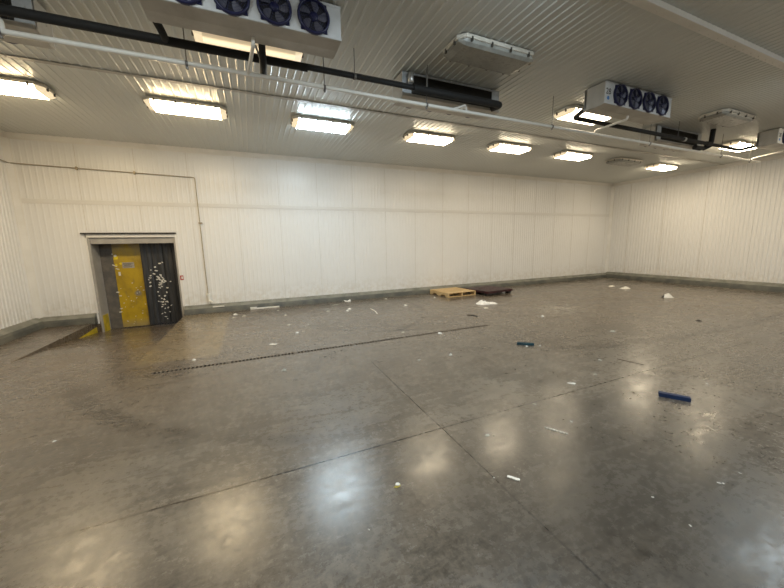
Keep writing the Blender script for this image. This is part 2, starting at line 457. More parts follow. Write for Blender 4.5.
# ------------------------------------------------------------------ doorway with yellow door and black curtain
dr = struct(empty('door_1', (0, 0, 0)))
mb = MB()
for X, s in ((DX0, 1), (DX1, -1)):
    mb.box(min(X, X + s * .05), max(X, X + s * .05), YB + .002, YD + .3, RZ, DZ)
mb.box(DX0, DX1, YB + .002, YD + .3, DZ - .03, DZ)
mb.box(DX0 + .05, DX1 - .05, YB + .03, YB + .07, 1.735, DZ - .03)
mb.build('jamb', M['jamb'], dr, .004)
mb = MB(); mb.box(DX0 + .05, DX0 + .056, YB + .06, YD - .07, RZ, .12)
mb.build('jamb_guard', M['yellow_paint'], dr)
mb = MB()
mb.box(DX0 - .012, DX0 + .006, YB - .018, YB, .2, DZ + .045)
mb.box(DX1 - .012, DX1 + .045, YB - .018, YB, .2, DZ + .045)
mb.box(DX0 - .012, DX1 - .012, YB - .018, YB, DZ - .025, DZ + .046)
for k in range(24):
    X = DX0 + .06 + k * .065 + random.uniform(-.02, .02); r = random.uniform(.006, .014)
    mb.lathe([(0, -r), (r * .8, -r * .6), (r, 0), (r * .8, r * .6), (0, r)], 8, Matrix.Translation((X, YB - .02, DZ + .035 - random.uniform(0, .03))))
mb.build('frame_trim', M['trim'], dr)
mb = MB(); mb.box(DX0 - .075, DX1 + .02, YB - .06, YB, DZ + .047, DZ + .078)
mb.build('drip_cap', M['black_scrap'], dr, .003)
mb = MB(); mb.box(DX0 + .05, -2.985, YD - .01, YD + .05, RZ, 1.78)
mb.build('door_edge', M['door_edge'], dr, .004)
mb = MB(); mb.box(-2.985, -2.36, YD - .025, YD + .05, RZ + .015, 1.78)
for X in (-2.86, -2.55): mb.box(X - .004, X + .004, YD - .0285, YD - .02, RZ + .03, 1.70)
leaf = mb.build('door_leaf', M['yellow_door'], dr, .006)
# curtain of overlapping black strips
mb = MB(); xa = -2.44; k = 0
while xa < DX1 - .07:
    w = min([.115, .085, .13, .10, .12, .09, .11][k % 7], DX1 - .05 - xa); yy = YD - .06 - (.018 if k % 2 else 0)
    pts = []
    for i in range(7):
        t = i / 6; pts.append((xa + w * t * 1.12, yy - .016 * math.sin(PI * t) - (.010 if k % 3 == 0 else 0)))
    poly = pts + [(u, v + .006) for u, v in reversed(pts)]
    poly = [(min(u, DX1 - .052), v) for u, v in poly]
    mb.prism(poly, RZ + .03 + .012 * (k % 3), 1.79, 'z'); xa += w; k += 1
cur = mb.build('strip_curtain', M['dark_strip'], dr)
mb = MB(); mb.box(-2.83, -2.60, YD - .034, YD - .0255, 1.165, 1.30)
pl = mb.build('placard', M['placard'], dr)
mb = MB()
for z, a, b in ((1.275, -2.81, -2.62), (1.255, -2.81, -2.66), (1.235, -2.80, -2.63), (1.215, -2.81, -2.68), (1.192, -2.79, -2.64)):
    mb.box(a, b, YD - .0355, YD - .034, z - .004, z + .004)
mb.build('faded_lettering', M['ink'], pl)
def disc(mb, x, z, r, y):
    n = 14; mb.prism([(x + r * math.cos(2 * PI * i / n), z + r * math.sin(2 * PI * i / n)) for i in range(n)], y, y + .004, 'y')
for x, z in ((-2.945, 1.245), (-2.855, 1.275)):
    mb = MB(); disc(mb, x, z, .026, YD - .034); mb.build('sticker', M['yellow_dot'], dr)['label'] = 'yellow round sticker'
mb = MB(); mb.box(-2.925, -2.885, YD - .031, YD - .0255, .99, 1.08)
mb.build('sticker', M['white_chip'], dr)['label'] = 'white paper sticker'
# torn paper residue stuck to door and curtain
mb = MB()
def chip(x, z, w, h, a, y):
    c, s_ = math.cos(a), math.sin(a); q = []
    for u, v in ((-.5, -.35), (.1, -.5), (.5, -.2), (.45, .4), (-.1, .5), (-.5, .3)):
        u *= w; v *= h; q.append((x + u * c - v * s_, z + u * s_ + v * c))
    mb.prism(q, y, y + .003, 'y')
for i in range(62):                               # drift across the black strips
    z = random.triangular(-.15, 1.38, .75); x = -2.08 + random.gauss(0, .10)
    if z > .9: x -= .12 * random.random()
    chip(min(max(x, -2.36), -1.72), z, random.uniform(.025, .065), random.uniform(.018, .038), random.uniform(-.9, .6), YD - .1085)
for x, z, w, h, a in ((-2.975, 1.23, .10, .03, -.5), (-2.93, 1.15, .07, .022, -.4), (-2.99, .60, .06, .028, -.1), (-2.95, .51, .05, .02, -.1), (-2.97, .20, .06, .024, .1),
                      (-2.99, .12, .06, .028, .05), (-2.94, 1.46, .06, .05, .4), (-2.99, 1.50, .03, .03, 0), (-2.90, .33, .03, .014, 0), (-2.88, -.12, .04, .02, -.6)):
    chip(x, z, w, h, a, YD - .029)
for i in range(26):
    chip(random.uniform(-2.96, -2.42), random.uniform(-.2, 1.0), random.uniform(.012, .03), random.uniform(.01, .02), random.uniform(-1, 1), YD - .029)
pc = mb.build('paper_residue', M['white_chip'], dr); pc['kind'] = 'stuff'
mb = MB(); disc(mb, -2.93, 1.42, .035, YD - .0265); mb.box(-2.98, -2.90, YD - .0285, YD - .0255, 1.375, 1.40)
mb.build('tape_scrap', M['yellow_dot'], dr)

# red and white label beside the doorway
t = empty('warning_label', (-1.590, YB - .018, .90))
mb = MB(); mb.box(-.035, .035, -.004, 0, -.055, .055); mb.build('backing', M['red'], t)
mb = MB(); mb.box(-.008, .026, -.006, -.004, -.03, .03); mb.build('print', M['paper'], t)
tag(t, 'small red and white label on the right edge of the doorway frame', 'label')

# ------------------------------------------------------------------ trench drain
t = empty('trench_drain', ((TX0 + TX1) / 2, (TY0 + TY1) / 2, 0))
tag(t, 'long narrow slotted metal floor drain running parallel to the back wall', 'drain')
cx, cy = t.location.x, t.location.y
mb = MB(); hx, hy = (TX1 - TX0) / 2, (TY1 - TY0) / 2
mb.add([(-hx, -hy, -.1), (hx, -hy, -.1), (hx, hy, -.1), (-hx, hy, -.1), (-hx, -hy, 0), (hx, -hy, 0), (hx, hy, 0), (-hx, hy, 0)],
       [(0, 1, 2, 3), (0, 4, 5, 1), (1, 5, 6, 2), (2, 6, 7, 3), (3, 7, 4, 0)])
mb.build('channel', M['drain_pit'], t)
mb = MB()
mb.box(-hx, hx, -hy, -hy + .013, -.02, .001); mb.box(-hx, hx, hy - .013, hy, -.02, .001)
n = int(2 * hx / .048)
for k in range(n + 1):
    X = -hx + .006 + k * (2 * hx - .012) / n
    mb.box(X - .009, X + .009, -hy + .013, hy - .013, -.018, 0)
mb.build('grate', M['drain'], t)
for k in range(1, 6):
    mb = MB(); X = -hx + k * 2 * hx / 6; mb.box(X - .02, X + .02, -hy, hy, -.016, .002); mb.build('joint_plate', M['drain'], t)

# ------------------------------------------------------------------ conduit on the back wall
t = empty('wall_conduit', (-1.075, YB, .22))
tag(t, 'thin tarnished pipe crossing the back wall above the doorway and dropping to the kerb', 'pipe')
def rel(o, p): return Vector(p) - o.location
mb = MB(); Yp = YB - .035
mb.tube([rel(t, p) for p in bend([(XL + .035, 7.6, 3.36), (XL + .035, Yp, 3.345), (-1.09, Yp, 3.255), (-1.07, Yp, .30)], .04)], .0095, 8)
mb.build('pipe', M['conduit'], t)
for X, Z in ((-2.25, 3.288), (-3.24, 3.313), (-1.082, 2.2)):
    mb = MB(); c = rel(t, (X, YB - .03, Z))
    if Z > 3: mb.box(c.x - .016, c.x + .016, c.y - .02, c.y + .028, c.z - .03, c.z + .035)
    else: mb.box(c.x - .03, c.x + .05, c.y - .02, c.y + .028, c.z - .014, c.z + .014)
    mb.build('clamp', M['conduit'], t)
mb = MB()
mb.tube([rel(t, p) for p in bend([(-1.07, Yp, .46), (-1.06, Yp, .28), (-.98, Yp - .09, .255)], .04)], .030, 10)
mb.tube([rel(t, p) for p in ((-1.07, Yp, .42), (-1.07, Yp, .47))], .042, 10)
mb.build('valve', M['pipe_white'], t)

# ------------------------------------------------------------------ ceiling light fixtures
FL, FW = 1.12, .42
def oct_poly(L, W, c):
    a, b = L / 2, W / 2
    return [(-a + c, -b), (a - c, -b), (a, -b + c), (a, b - c), (a - c, b), (-a + c, b), (-a, b - c), (-a, -b + c)]
def make_light():
    t = empty('ceiling_light')          # origin at the ceiling
    mb = MB(); p0 = oct_poly(FL + .03, FW + .03, .08)
    mb.prism(p0, -.05, -.006, 'z')
    mb.build('housing', M['fixture'], t, .006)
    a, b = FL / 2, FW / 2; e = a - .085          # bright middle of the lens, then the duller moulded ends
    sec = [(-b, -.05), (-b + .01, -.080), (-b + .045, -.104), (b - .045, -.104), (b - .01, -.080), (b, -.05)]
    mb = MB(); n = len(sec)
    mb.add([(-e, y, z) for y, z in sec] + [(e, y, z) for y, z in sec], [(i, n + i, n + i + 1, i + 1) for i in range(n - 1)])
    mb.build('lens', M['lens_warm'], t)
    for s_ in (-1, 1):
        mb = MB(); vs = [(s_ * e, y, z) for y, z in sec]
        vs += [(s_ * (a - (.0 if abs(y) < b - .04 else .04)), y * .93, -.05 + (z + .05) * .45) for y, z in sec]
        vs += [(s_ * (a - (.0 if abs(y) < b - .04 else .05)), y * .93, -.05) for y, z in sec]
        mb.add(vs, [(r * n + i, r * n + n + i, r * n + n + i + 1, r * n + i + 1) for r in range(2) for i in range(n - 1)])
        mb.build('end_cap', M['lens_end'], t)
    cl = MB(); cl.box(-.011, .011, -.010, .010, -.078, -.03)
    first = None
    spots = [(x, s * (FW / 2 + .008), 0) for s in (-1, 1) for x in (-.42, -.14, .14, .42)] + [(s * (FL / 2 + .008), y, PI / 2) for s in (-1, 1) for y in (-.09, .09)]
    for x, y, r in spots:
        if first is None: first = cl.build('latch', M['clip'], t); c = first
        else: c = first.copy(); COL.objects.link(c)
        c.location = (x, y, 0); c.rotation_euler.z = r
    return t
proto = make_light()
lens_mesh = {}
def lens_variant(root, key):
    for c in kids(root):
        if key == 'lens_off' and c.name.startswith('end_cap'):
            if 'end' not in lens_mesh: lens_mesh['end'] = {}
            d = lens_mesh['end']; k0 = c.data.name.split('~')[0]
            if k0 not in d:
                me = c.data.copy(); me.materials.clear(); me.materials.append(M['lens_off']); d[k0] = me
            c.data = d[k0]
        if c.name.startswith('lens'):
            if key not in lens_mesh:
                me = c.data.copy(); me.materials.clear(); me.materials.append(M[key]); lens_mesh[key] = me
            c.data = lens_mesh[key]
G1 = 'ceiling lights in the row nearest the back wall'
G2 = 'ceiling lights among the coolers'
G3 = 'ceiling lights overhead out of the picture'
lights = [
 (-3.03, 6.55, 'lens_gold', 'lit warm ceiling light cut by the left edge, leftmost of the back row', G1),
 (-.765, 6.54, 'lens_gold', 'lit warm ceiling light in the back row, just left of the bluish-white one', G1),
 (1.44, 6.52, 'lens_cool', 'lit bluish-white ceiling light, the only cool white one in the row by the back wall', G1),
 (3.76, 6.52, 'lens_dim', 'lit warm ceiling light in front of the back wall, just right of the bluish one', G1),
 (5.98, 6.48, 'lens_dim', 'lit warm ceiling light in the back row, second to the right of the bluish one', G1),
 (8.16, 6.46, 'lens_dim', 'lit warm ceiling light in the back wall row, just left of the dark fixture', G1),
 (10.30, 6.44, 'lens_off', 'small dark unlit ceiling light in the back wall row near the far corner', G1),
 (12.20, 6.46, 'lens_strong', 'lit warm ceiling light closest to the far corner, last in the back wall row', G1),
 (.18, 4.40, 'lens_warmer', 'large lit amber ceiling light with two visible tubes behind the near cooler', G2),
 (2.88, 3.52, 'lens_off', 'large grey unlit ceiling light in the middle of the ceiling near the black coil', G2),
 (5.80, 4.42, 'lens_faint', 'lit ceiling light partly hidden behind the cooler with four blue fans and number plate', G2),
 (8.60, 3.52, 'lens_off', 'whitish unlit ceiling light above the black riser pipe on the right', G2),
 (11.42, 4.40, 'lens_strong', 'lit ceiling light framed by the black pipe by the right edge', G2),
]
for X, k in ((-1.2, 'lens_neutral'), (2.4, 'lens_cool'), (7.6, 'lens_pale'), (10.6, 'lens_warm')):
    lights.append((X, 1.85, k, None, G3))
for X, k in ((-.6, 'lens_warm'), (4.2, 'lens_fill'), (9.0, 'lens_fill')):  # unseen row behind the camera, added and boosted to brighten the back wall
    lights.append((X, -2.6, k, None, G3))
names = ['first', 'second', 'third', 'fourth', 'fifth', 'sixth', 'seventh', 'eighth', 'ninth', 'tenth']; hid = 0
for i, (X, Y, k, lab, g) in enumerate(lights):
    o = proto if i == 0 else copy_tree(proto)
    o.location = (X, Y, ZC - .008)
    lens_variant(o, k)
    if lab is None:
        lab = names[hid] + ' unseen ceiling light above or behind the camera, outside the picture'; hid += 1
    tag(o, lab, 'ceiling light', g)

# ------------------------------------------------------------------ unit coolers
UL, UD, UH = 1.65, .32, .30
def make_cooler():
    t = empty('unit_cooler')             # origin: centre of the top, hung from the ceiling; fans face -Y
    a = UL / 2
    mb = MB()
    mb.box(-a + .02, a - .02, -UD / 2 + .012, UD / 2 - .03, -UH, 0)      # body
    mb.build('casing', M['case'], t, .004)
    mb = MB(); mb.box(-a, a, -UD / 2, -UD / 2 + .012, -UH, 0)            # fan panel
    mb.box(-a, a, -UD / 2 - .006, -UD / 2, -UH, -UH + .02); mb.box(-a, a, -UD / 2 - .006, -UD / 2, -.016, 0)
    mb.box(a - .128, a - .124, -UD / 2 - .003, -UD / 2, -UH + .02, -.016)
    mb.build('fan_panel', M['case_white'], t)
    for s in (-1, 1):
        mb = MB(); x0, x1 = sorted((s * a, s * (a - .022)))
        mb.box(x0, x1, -UD / 2 + .012, UD / 2, -UH, 0)
        hx = s * (a + .004); mb.tube([(hx, -.02, -.17), (hx + s * .012, -.02, -.165), (hx + s * .012, .05, -.135), (hx, .05, -.13)], .004, 6)
        mb.build('end_panel', M['case'], t, .003)
        mb = MB(); x0, x1 = sorted((s * a, s * (a - .135)))              # light end plate beside the coil
        mb.box(x0, x1, UD / 2 - .03, UD / 2 + .006, -UH + .02, 0)
        ep = mb.build('coil_end_plate', M['case_end'], t)
        mb = MB()
        for z in (-.06, -.13, -.20): mb.tube([(s * (a - .05), UD / 2 + .004, z), (s * (a - .05), UD / 2 + .014, z)], .007, 8)
        mb.build('screw', M['zinc'], ep)
    mb = MB(); mb.box(-a + .135, a - .135, UD / 2 - .03, UD / 2 - .012, -UH + .045, -.02)
    n = 120
    for k in range(n):
        X = -a + .14 + k * (UL - .28) / (n - 1); mb.box(X - .0018, X + .0018, UD / 2 - .012, UD / 2 + .002, -UH + .05, -.022)
    mb.build('coil', M['coil'], t)
    mb = MB(); mb.box(-a + .13, a - .13, UD / 2 - .012, UD / 2 + .012, -.022, 0); mb.build('coil_rail', M['case_end'], t)
    mb = MB(); mb.prism([(-UD / 2, -UH), (UD / 2 + .02, -UH), (UD / 2 + .02, -UH + .035), (UD / 2 + .014, -UH + .035), (UD / 2 + .014, -UH - .004), (0, -UH - .014), (-UD / 2, -UH - .004)], -a + .004, a - .004, 'x')
    mb.build('drain_pan', M['case'], t, .002)
    fan0 = None
    mxf = Matrix.Translation((0, -UD / 2, 0)) @ Matrix.Rotation(PI / 2, 4, 'X')    # lathe axis -> -Y
    R_ = .150
    for i, fx in enumerate((-.495, -.142, .211, .562)):
        if fan0 is None:
            mb = MB(); mb.lathe([(.138, 0), (.152, .0), (.152, .022), (.144, .034), (.132, .034), (.128, .012), (.138, 0)], 40, mxf)
            for q in range(4):
                ang = PI / 4 + q * PI / 2; u, v = .150 * math.cos(ang), .150 * math.sin(ang)
                mb.box(u - .018, u + .018, -UD / 2 - .012, -UD / 2, v - .018 if abs(v) < .2 else v, v + .018)
            fan0 = mb.build('fan', M['navy'], t); fan0.location = (fx, 0, -.152)
            mb = MB(); mb.lathe([(0, .003), (.137, .003)], 40, mxf); mb.build('throat', M['hole'], fan0)
            mb = MB(); mb.lathe([(0, .026), (.034, .026), (.040, .020), (.040, .004)], 20, mxf); mb.build('hub', M['navy'], fan0)
            mb = MB()
            for b in range(5):
                th = b * 2 * PI / 5; vs = []
                for r, w0, w1 in ((.038, -.25, .30), (.075, -.30, .42), (.105, -.22, .50), (.128, -.02, .48)):
                    for wq, hh in ((w0, .008), ((w0 + w1) / 2, .015), (w1, .019)):
                        vs.append(mxf @ Vector((r * math.cos(th + wq), r * math.sin(th + wq), hh)))
                vs2 = [v + Vector((0, .002, 0)) for v in vs]
                fs = [(r * 3 + c, r * 3 + c + 1, r * 3 + c + 4, r * 3 + c + 3) for r in range(3) for c in range(2)]
                mb.add(vs, fs, True); mb.add(vs2, fs, True)
            mb.build('blades', M['blade'], fan0)
            mb = MB()
            for r in (.030, .052, .074, .096, .118, .138):
                pts = [mxf @ Vector((r * math.cos(2 * PI * k / 28), r * math.sin(2 * PI * k / 28), .036 - .012 * (r / .14) ** 2)) for k in range(29)]
                mb.tube(pts, .0013, 4, False)
            for q in range(6):
                th = q * PI / 3 + .2
                mb.tube([mxf @ Vector((r * math.cos(th), r * math.sin(th), h)) for r, h in ((.022, .037), (.09, .033), (.148, .026))], .002, 4)
            mb.build('guard', M['guard'], fan0)
        else:
            f = copy_tree(fan0, t); f.location = (fx, 0, -.152)
    for X in (-.70, .66):
        mb = MB(); mb.box(X - .02, X + .02, -UD / 2 + .03, -UD / 2 + .07, 0, ZC - 3.892); mb.box(X - .035, X + .035, -UD / 2 + .01, -UD / 2 + .09, .0, .006)
        mb.box(X - .02, X + .02, UD / 2 - .07, UD / 2 - .03, 0, ZC - 3.892)
        mb.build('hanger_bracket', M['clip'], t)
    return t
UZ = 3.892
GC = 'unit coolers hung from the ceiling'
def text_mesh(body, size, mat, parent, name, mx):
    cu = bpy.data.curves.new(name, 'FONT'); cu.body = body; cu.size = size; cu.extrude = .0015; cu.align_x = 'CENTER'; cu.align_y = 'CENTER'
    o = bpy.data.objects.new('tmp', cu); COL.objects.link(o)
    dg = bpy.context.evaluated_depsgraph_get(); me = bpy.data.meshes.new_from_object(o.evaluated_get(dg))
    bpy.data.objects.remove(o); me.transform(mx); me.materials.clear(); me.materials.append(mat)
    o = bpy.data.objects.new(name, me); COL.objects.link(o); o.parent = parent; return o
cool0 = make_cooler()
spots = [
 (.155, 3.58, 0, 'large white cooler with blue fans cut by the top edge, nearest to the camera'),
 (5.755, 3.59, 0, 'white cooler with four dark blue fans in full view and a number on its front'),
 (11.38, 3.59, 0, 'small white cooler cut by the right edge of the picture'),
 (2.87, 4.43, PI, 'cooler in the middle of the ceiling seen from behind with a black coil'),
 (8.62, 4.43, PI, 'small cooler with a black coil on the right, just left of the black riser pipe'),
 (-2.46, 4.43, PI, 'cooler cut by the left edge, only its coil corner showing behind the pipes')]
coolers = []
for i, (X, Y, r, lab) in enumerate(spots):
    o = cool0 if i == 0 else copy_tree(cool0)
    o.location = (X, Y, UZ); o.rotation_euler.z = r; tag(o, lab, 'cooler', GC); coolers.append(o)
mxt = Matrix.Translation((-.755, -UD / 2 - .001, -.135)) @ Matrix.Rotation(PI / 2, 4, 'X')
for c in (coolers[1], coolers[2]):
    text_mesh('28', .115, M['ink'], c, 'number_mark', mxt)
    mb = MB(); disc(mb, -.755, -.222, .026, -UD / 2 - .004); mb.build('emblem', M['logo_blue'], c)
# receiver can on the back of the middle cooler
mb = MB(); mb.tube([(.72, UD / 2 + .05, -.02), (.72, UD / 2 + .05, -.03), (.72, UD / 2 + .05, -.14), (.72, UD / 2 + .05, -.15)], [.03, .042, .042, .03], 16)
mb.build('canister', M['zinc'], coolers[3])

# ------------------------------------------------------------------ black insulated lines
YP, ZP = 4.05, 3.60
def rod(mb, X, Y, z0, r=.005): mb.tube([(X, Y, z0), (X, Y, ZC - .006)], r, 6)
t = empty('insulated_pipe', (0, YP, ZP))
tag(t, 'thick black insulated pipe running from the left edge to the middle cooler', 'pipe', 'black refrigerant pipes')
def part_tube(t, name, mat, pts, r, seg=12, b=.07):
    mb = MB(); mb.tube([rel(t, p) for p in bend(pts, b)], r, seg); return mb.build(name, mat, t)
part_tube(t, 'main_run', M['pipe_black'], [(XL + .02, YP, ZP), (.75, YP, ZP)], .041)
part_tube(t, 'thin_run', M['pipe_black'], [(.7, YP, ZP + .004), (2.2, YP, ZP + .004)], .028)
for dz in (.032, .045): part_tube(t, 'cable', M['black_scrap'], [(.5, YP + .01, ZP + dz), (2.15, YP + .01, ZP + dz)], .006, 6)
part_tube(t, 'header', M['pipe_black'], [(2.1, YP, ZP), (3.56, YP, ZP), (3.56, 4.26, ZP + .03)], .046, b=.10)
part_tube(t, 'branch', M['pipe_black'], [(-.63, 3.73, ZP + .05), (-.63, 3.83, ZP + .05), (-.60, 3.92, ZP), (-.60, YP, ZP)], .034, b=.04)
part_tube(t, 'branch', M['pipe_black'], [(.262, 3.73, ZP + .045), (.265, 3.86, ZP + .03), (.278, 4.0, ZP - .072), (.285, 4.24, ZP - .072)], .034, b=.05)
mb = MB(); mb.tube([rel(t, p) for p in ((.205, 3.88, ZP + .03), (.25, 4.0, ZP - .02), (.25, 4.03, ZP - .06))], .012, 8); mb.build('bare_pipe', M['zinc'], t)
for X in (-3.0, 1.31, 2.31):
    mb = MB(); mb.tube([rel(t, (X, YP, ZP)), rel(t, (X, YP, ZC - .006))], .005, 6)
    mb.lathe([(.032, -.014), (.036, -.014), (.036, .014), (.032, .014)], 14, Matrix.Translation(rel(t, (X, YP, ZP + .004))) @ Matrix.Rotation(PI / 2, 4, 'Y'), True)
    mb.build('hanger_rod', M['rod'], t)
for X in (-.645, -.45):
    mb = MB(); mb.lathe([(.0355, -.012), (.039, -.012), (.039, .012), (.0355, .012)], 14, Matrix.Translation(rel(t, (-.63, 3.79 if X < -.6 else 3.76, ZP + .05))) @ Matrix.Rotation(PI / 2, 4, 'X'), True)
    mb.build('clamp', M['zinc'], t)
YQ = 4.02
t = empty('insulated_pipe', (7, YQ, ZP))
tag(t, 'black insulated pipe running from the numbered cooler to the right edge with a riser', 'pipe', 'black refrigerant pipes')
part_tube(t, 'main_run', M['pipe_black'], [(4.99, 3.74, ZP + .03), (4.99, 3.80, ZP + .03), (5.06, YQ, ZP), (9.32, YQ, ZP)], .034, b=.06)
part_tube(t, 'riser', M['pipe_black'], [(9.10, YQ, ZP), (9.30, YQ, ZP), (9.33, YQ, ZC - .01)], .045, b=.08)
part_tube(t, 'elbow', M['pipe_black'], [(8.9, YQ + .1, ZP - .07), (9.25, YQ + .1, ZP - .07), (9.33, YQ, ZP)], .045, b=.08)
part_tube(t, 'branch', M['pipe_black'], [(9.3, YQ, ZP), (10.56, YQ, ZP), (10.60, 3.74, ZP + .03)], .032, b=.05)
mb = MB(); mb.lathe([(.036, -.03), (.040, -.03), (.040, .03), (.036, .03)], 14, Matrix.Translation(rel(t, (8.28, YQ, ZP))) @ Matrix.Rotation(PI / 2, 4, 'Y'), True)
mb.build('clamp', M['zinc'], t)
for X in (6.9, 8.05):
    mb = MB(); mb.tube([rel(t, (X, YQ, ZP)), rel(t, (X, YQ, ZC - .006))], .005, 6); mb.build('hanger_rod', M['rod'], t)

# ------------------------------------------------------------------ white drain pipe
YW, ZW = 4.11, 3.45
t = empty('drain_pipe', (0, YW, ZW))
tag(t, 'long thin white drain pipe hung below the ceiling on rods, left to right edge', 'pipe')
part_tube(t, 'main_run', M['pipe_white'], [(XL + .02, YW, ZW + .01), (2, YW, ZW), (5, YW, ZW - .005), (11.85, YW, ZW)], .024)
part_tube(t, 'branch', M['pipe_white'], [(.175, 3.66, 3.585), (.175, 3.66, 3.52), (.12, YW, ZW + .005)], .018, b=.03)
part_tube(t, 'branch', M['pipe_white'], [(5.75, 3.60, 3.585), (5.75, 3.60, 3.525), (5.70, YW - .02, 3.50), (5.70, YW, ZW)], .018, b=.03)
part_tube(t, 'branch', M['pipe_white'], [(2.98, 4.36, 3.585), (2.98, 4.36, 3.55), (2.98, YW + .02, 3.53), (2.98, YW, ZW)], .018, b=.03)
part_tube(t, 'branch', M['pipe_white'], [(2.96, YW, 3.535), (2.72, YW, ZW - .005)], .014, b=.03)
part_tube(t, 'branch', M['pipe_white'], [(9.15, 4.36, 3.585), (9.15, 4.36, 3.55), (9.15, YW, 3.53), (9.15, YW, ZW)], .018, b=.03)
part_tube(t, 'branch', M['pipe_white'], [(11.38, 3.56, 3.585), (11.38, 3.56, 3.54), (11.42, YW - .02, 3.50), (11.42, YW, ZW)], .018, b=.03)
for X in (-1.81, -.45, .95, 2.33, 4.67, 7.30, 9.98, 11.33):
    mb = MB(); mb.tube([rel(t, (X, YW, ZW - .035)), rel(t, (X, YW, ZC - .006))], .0055, 6)
    mb.lathe([(.024, -.012), (.031, -.012), (.031, .012), (.024, .012)], 14, Matrix.Translation(rel(t, (X, YW, ZW))) @ Matrix.Rotation(PI / 2, 4, 'Y'), True)
    mb.tube([rel(t, (X, YW, ZW - .05)), rel(t, (X, YW, ZW - .028))], .013, 8)
    mb.build('hanger_rod', M['rod'], t)
mb = MB(); mb.tube([rel(t, p) for p in bend([(-1.80, YW, ZW), (-1.80, YW, ZW + .10), (-1.86, YW + .04, ZW + .13)], .04)], .024, 10); mb.build('tee', M['pipe_white'], t)

# ------------------------------------------------------------------ pallets
def board(mb, x0, x1, y0, y1, z0, z1): mb.box(x0, x1, y0, y1, z0, z1)
t = empty('wooden_pallet', (5.25, 8.0, 0), math.radians(2.5))
tag(t, 'pale new wooden pallet lying on the floor near the back wall', 'pallet')
W_, D_ = 1.03, 1.0
for k in range(7):
    y0 = k * (D_ - .11) / 6; mb = MB(); mb.box(0, W_, y0, y0 + (.14 if k in (0, 6) else .10) - (.03 if k == 6 else 0), .118, .136)
    mb.build('deck_board', M['wood' if k % 2 else 'wood2'], t, .002)
for X in (0, W_ / 2 - .02, W_ - .04):
    mb = MB()
    mb.prism([(0, .02), (.16, .02), (.19, .058), (.36, .058), (.39, .02), (.61, .02), (.64, .058), (.81, .058), (.84, .02), (D_, .02), (D_, .118), (0, .118)], X, X + .04, 'x')
    mb.build('stringer', M['wood2'], t)
for y0 in (0, .42, D_ - .12):
    mb = MB(); mb.box(0, W_, y0, y0 + .12, .002, .02); mb.build('bottom_board', M['wood'], t, .002)
t = empty('plastic_pallet', (6.43, 7.66, 0), math.radians(7))
tag(t, 'low dark maroon pallet on black feet, right of the wooden pallet', 'pallet')
mb = MB(); W_, D_ = 1.08, 1.0
mb.box(0, W_, 0, D_, .118, .136)
mb.build('deck', M['deck_dark'], t, .004)
mb = MB()
mb.box(-.004, W_ + .004, -.006, 0, .075, .138); mb.box(-.006, 0, -.006, D_, .075, .138); mb.box(W_, W_ + .006, -.006, D_, .075, .138); mb.box(-.004, W_ + .004, D_, D_ + .006, .075, .138)
mb.build('rim', M['maroon'], t)
for i in range(3):
    for j in range(3):
        x = (.09, W_ / 2, W_ - .09)[i]; y = (.09, D_ / 2, D_ - .09)[j]; mb = MB()
        q0 = [(x - .055, y - .055), (x + .055, y - .055), (x + .055, y + .055), (x - .055, y + .055)]; q1 = [(x + (a - x) * 1.5, y + (b - y) * 1.5) for a, b in q0]
        mb.add([(a, b, .002) for a, b in q0] + [(a, b, .118) for a, b in q1], [(3, 2, 1, 0), (4, 5, 6, 7)] + [(k, (k + 1) % 4, 4 + (k + 1) % 4, 4 + k) for k in range(4)])
        mb.build('foot', M['black_plastic'], t)
mb = MB()
for k in range(10): mb.box(.06 + k * .1, .10 + k * .1, .05, D_ - .05, .136, .139)
mb.build('deck_ribs', M['maroon'], t)
mb = MB(); mb.box(0, W_ * .56, .0, .02, .04, .118); mb.build('skirt', M['black_plastic'], t)

# ------------------------------------------------------------------ things lying on the floor
def profile_bar(name, p0, p1, w, h, mat, lab, cat):
    """a U-section plastic bar lying on the floor between two points"""
    a, b = Vector((*p0, 0)), Vector((*p1, 0)); L = (b - a).length
    o = empty(name, (a + b) / 2, math.atan2(b.y - a.y, b.x - a.x))
    mb = MB(); k = w * .16
    mb.prism([(-w / 2, 0), (-w / 2 + k, 0), (-w / 2 + k, h - k), (w / 2 - k, h - k), (w / 2 - k, 0), (w / 2, 0), (w / 2, h), (-w / 2, h)], -L / 2, L / 2, 'x')
    mb.build('channel', M[mat], o, .002)
    mb = MB(); mb.box(-L / 2 + .004, L / 2 - .004, -w * .08, w * .08, h, h + .004); mb.build('ridge', M[mat], o)
    return tag(o, lab, cat)
profile_bar('plastic_channel', (3.755, 1.80), (3.885, 1.59), .055, .042, 'blue', 'dark blue plastic bar lying on the glossy floor at the right', 'plastic bar')
profile_bar('plastic_channel', (3.74, 3.74), (3.93, 3.58), .05, .035, 'teal', 'shorter teal plastic bar lying farther back in mid floor', 'plastic bar')

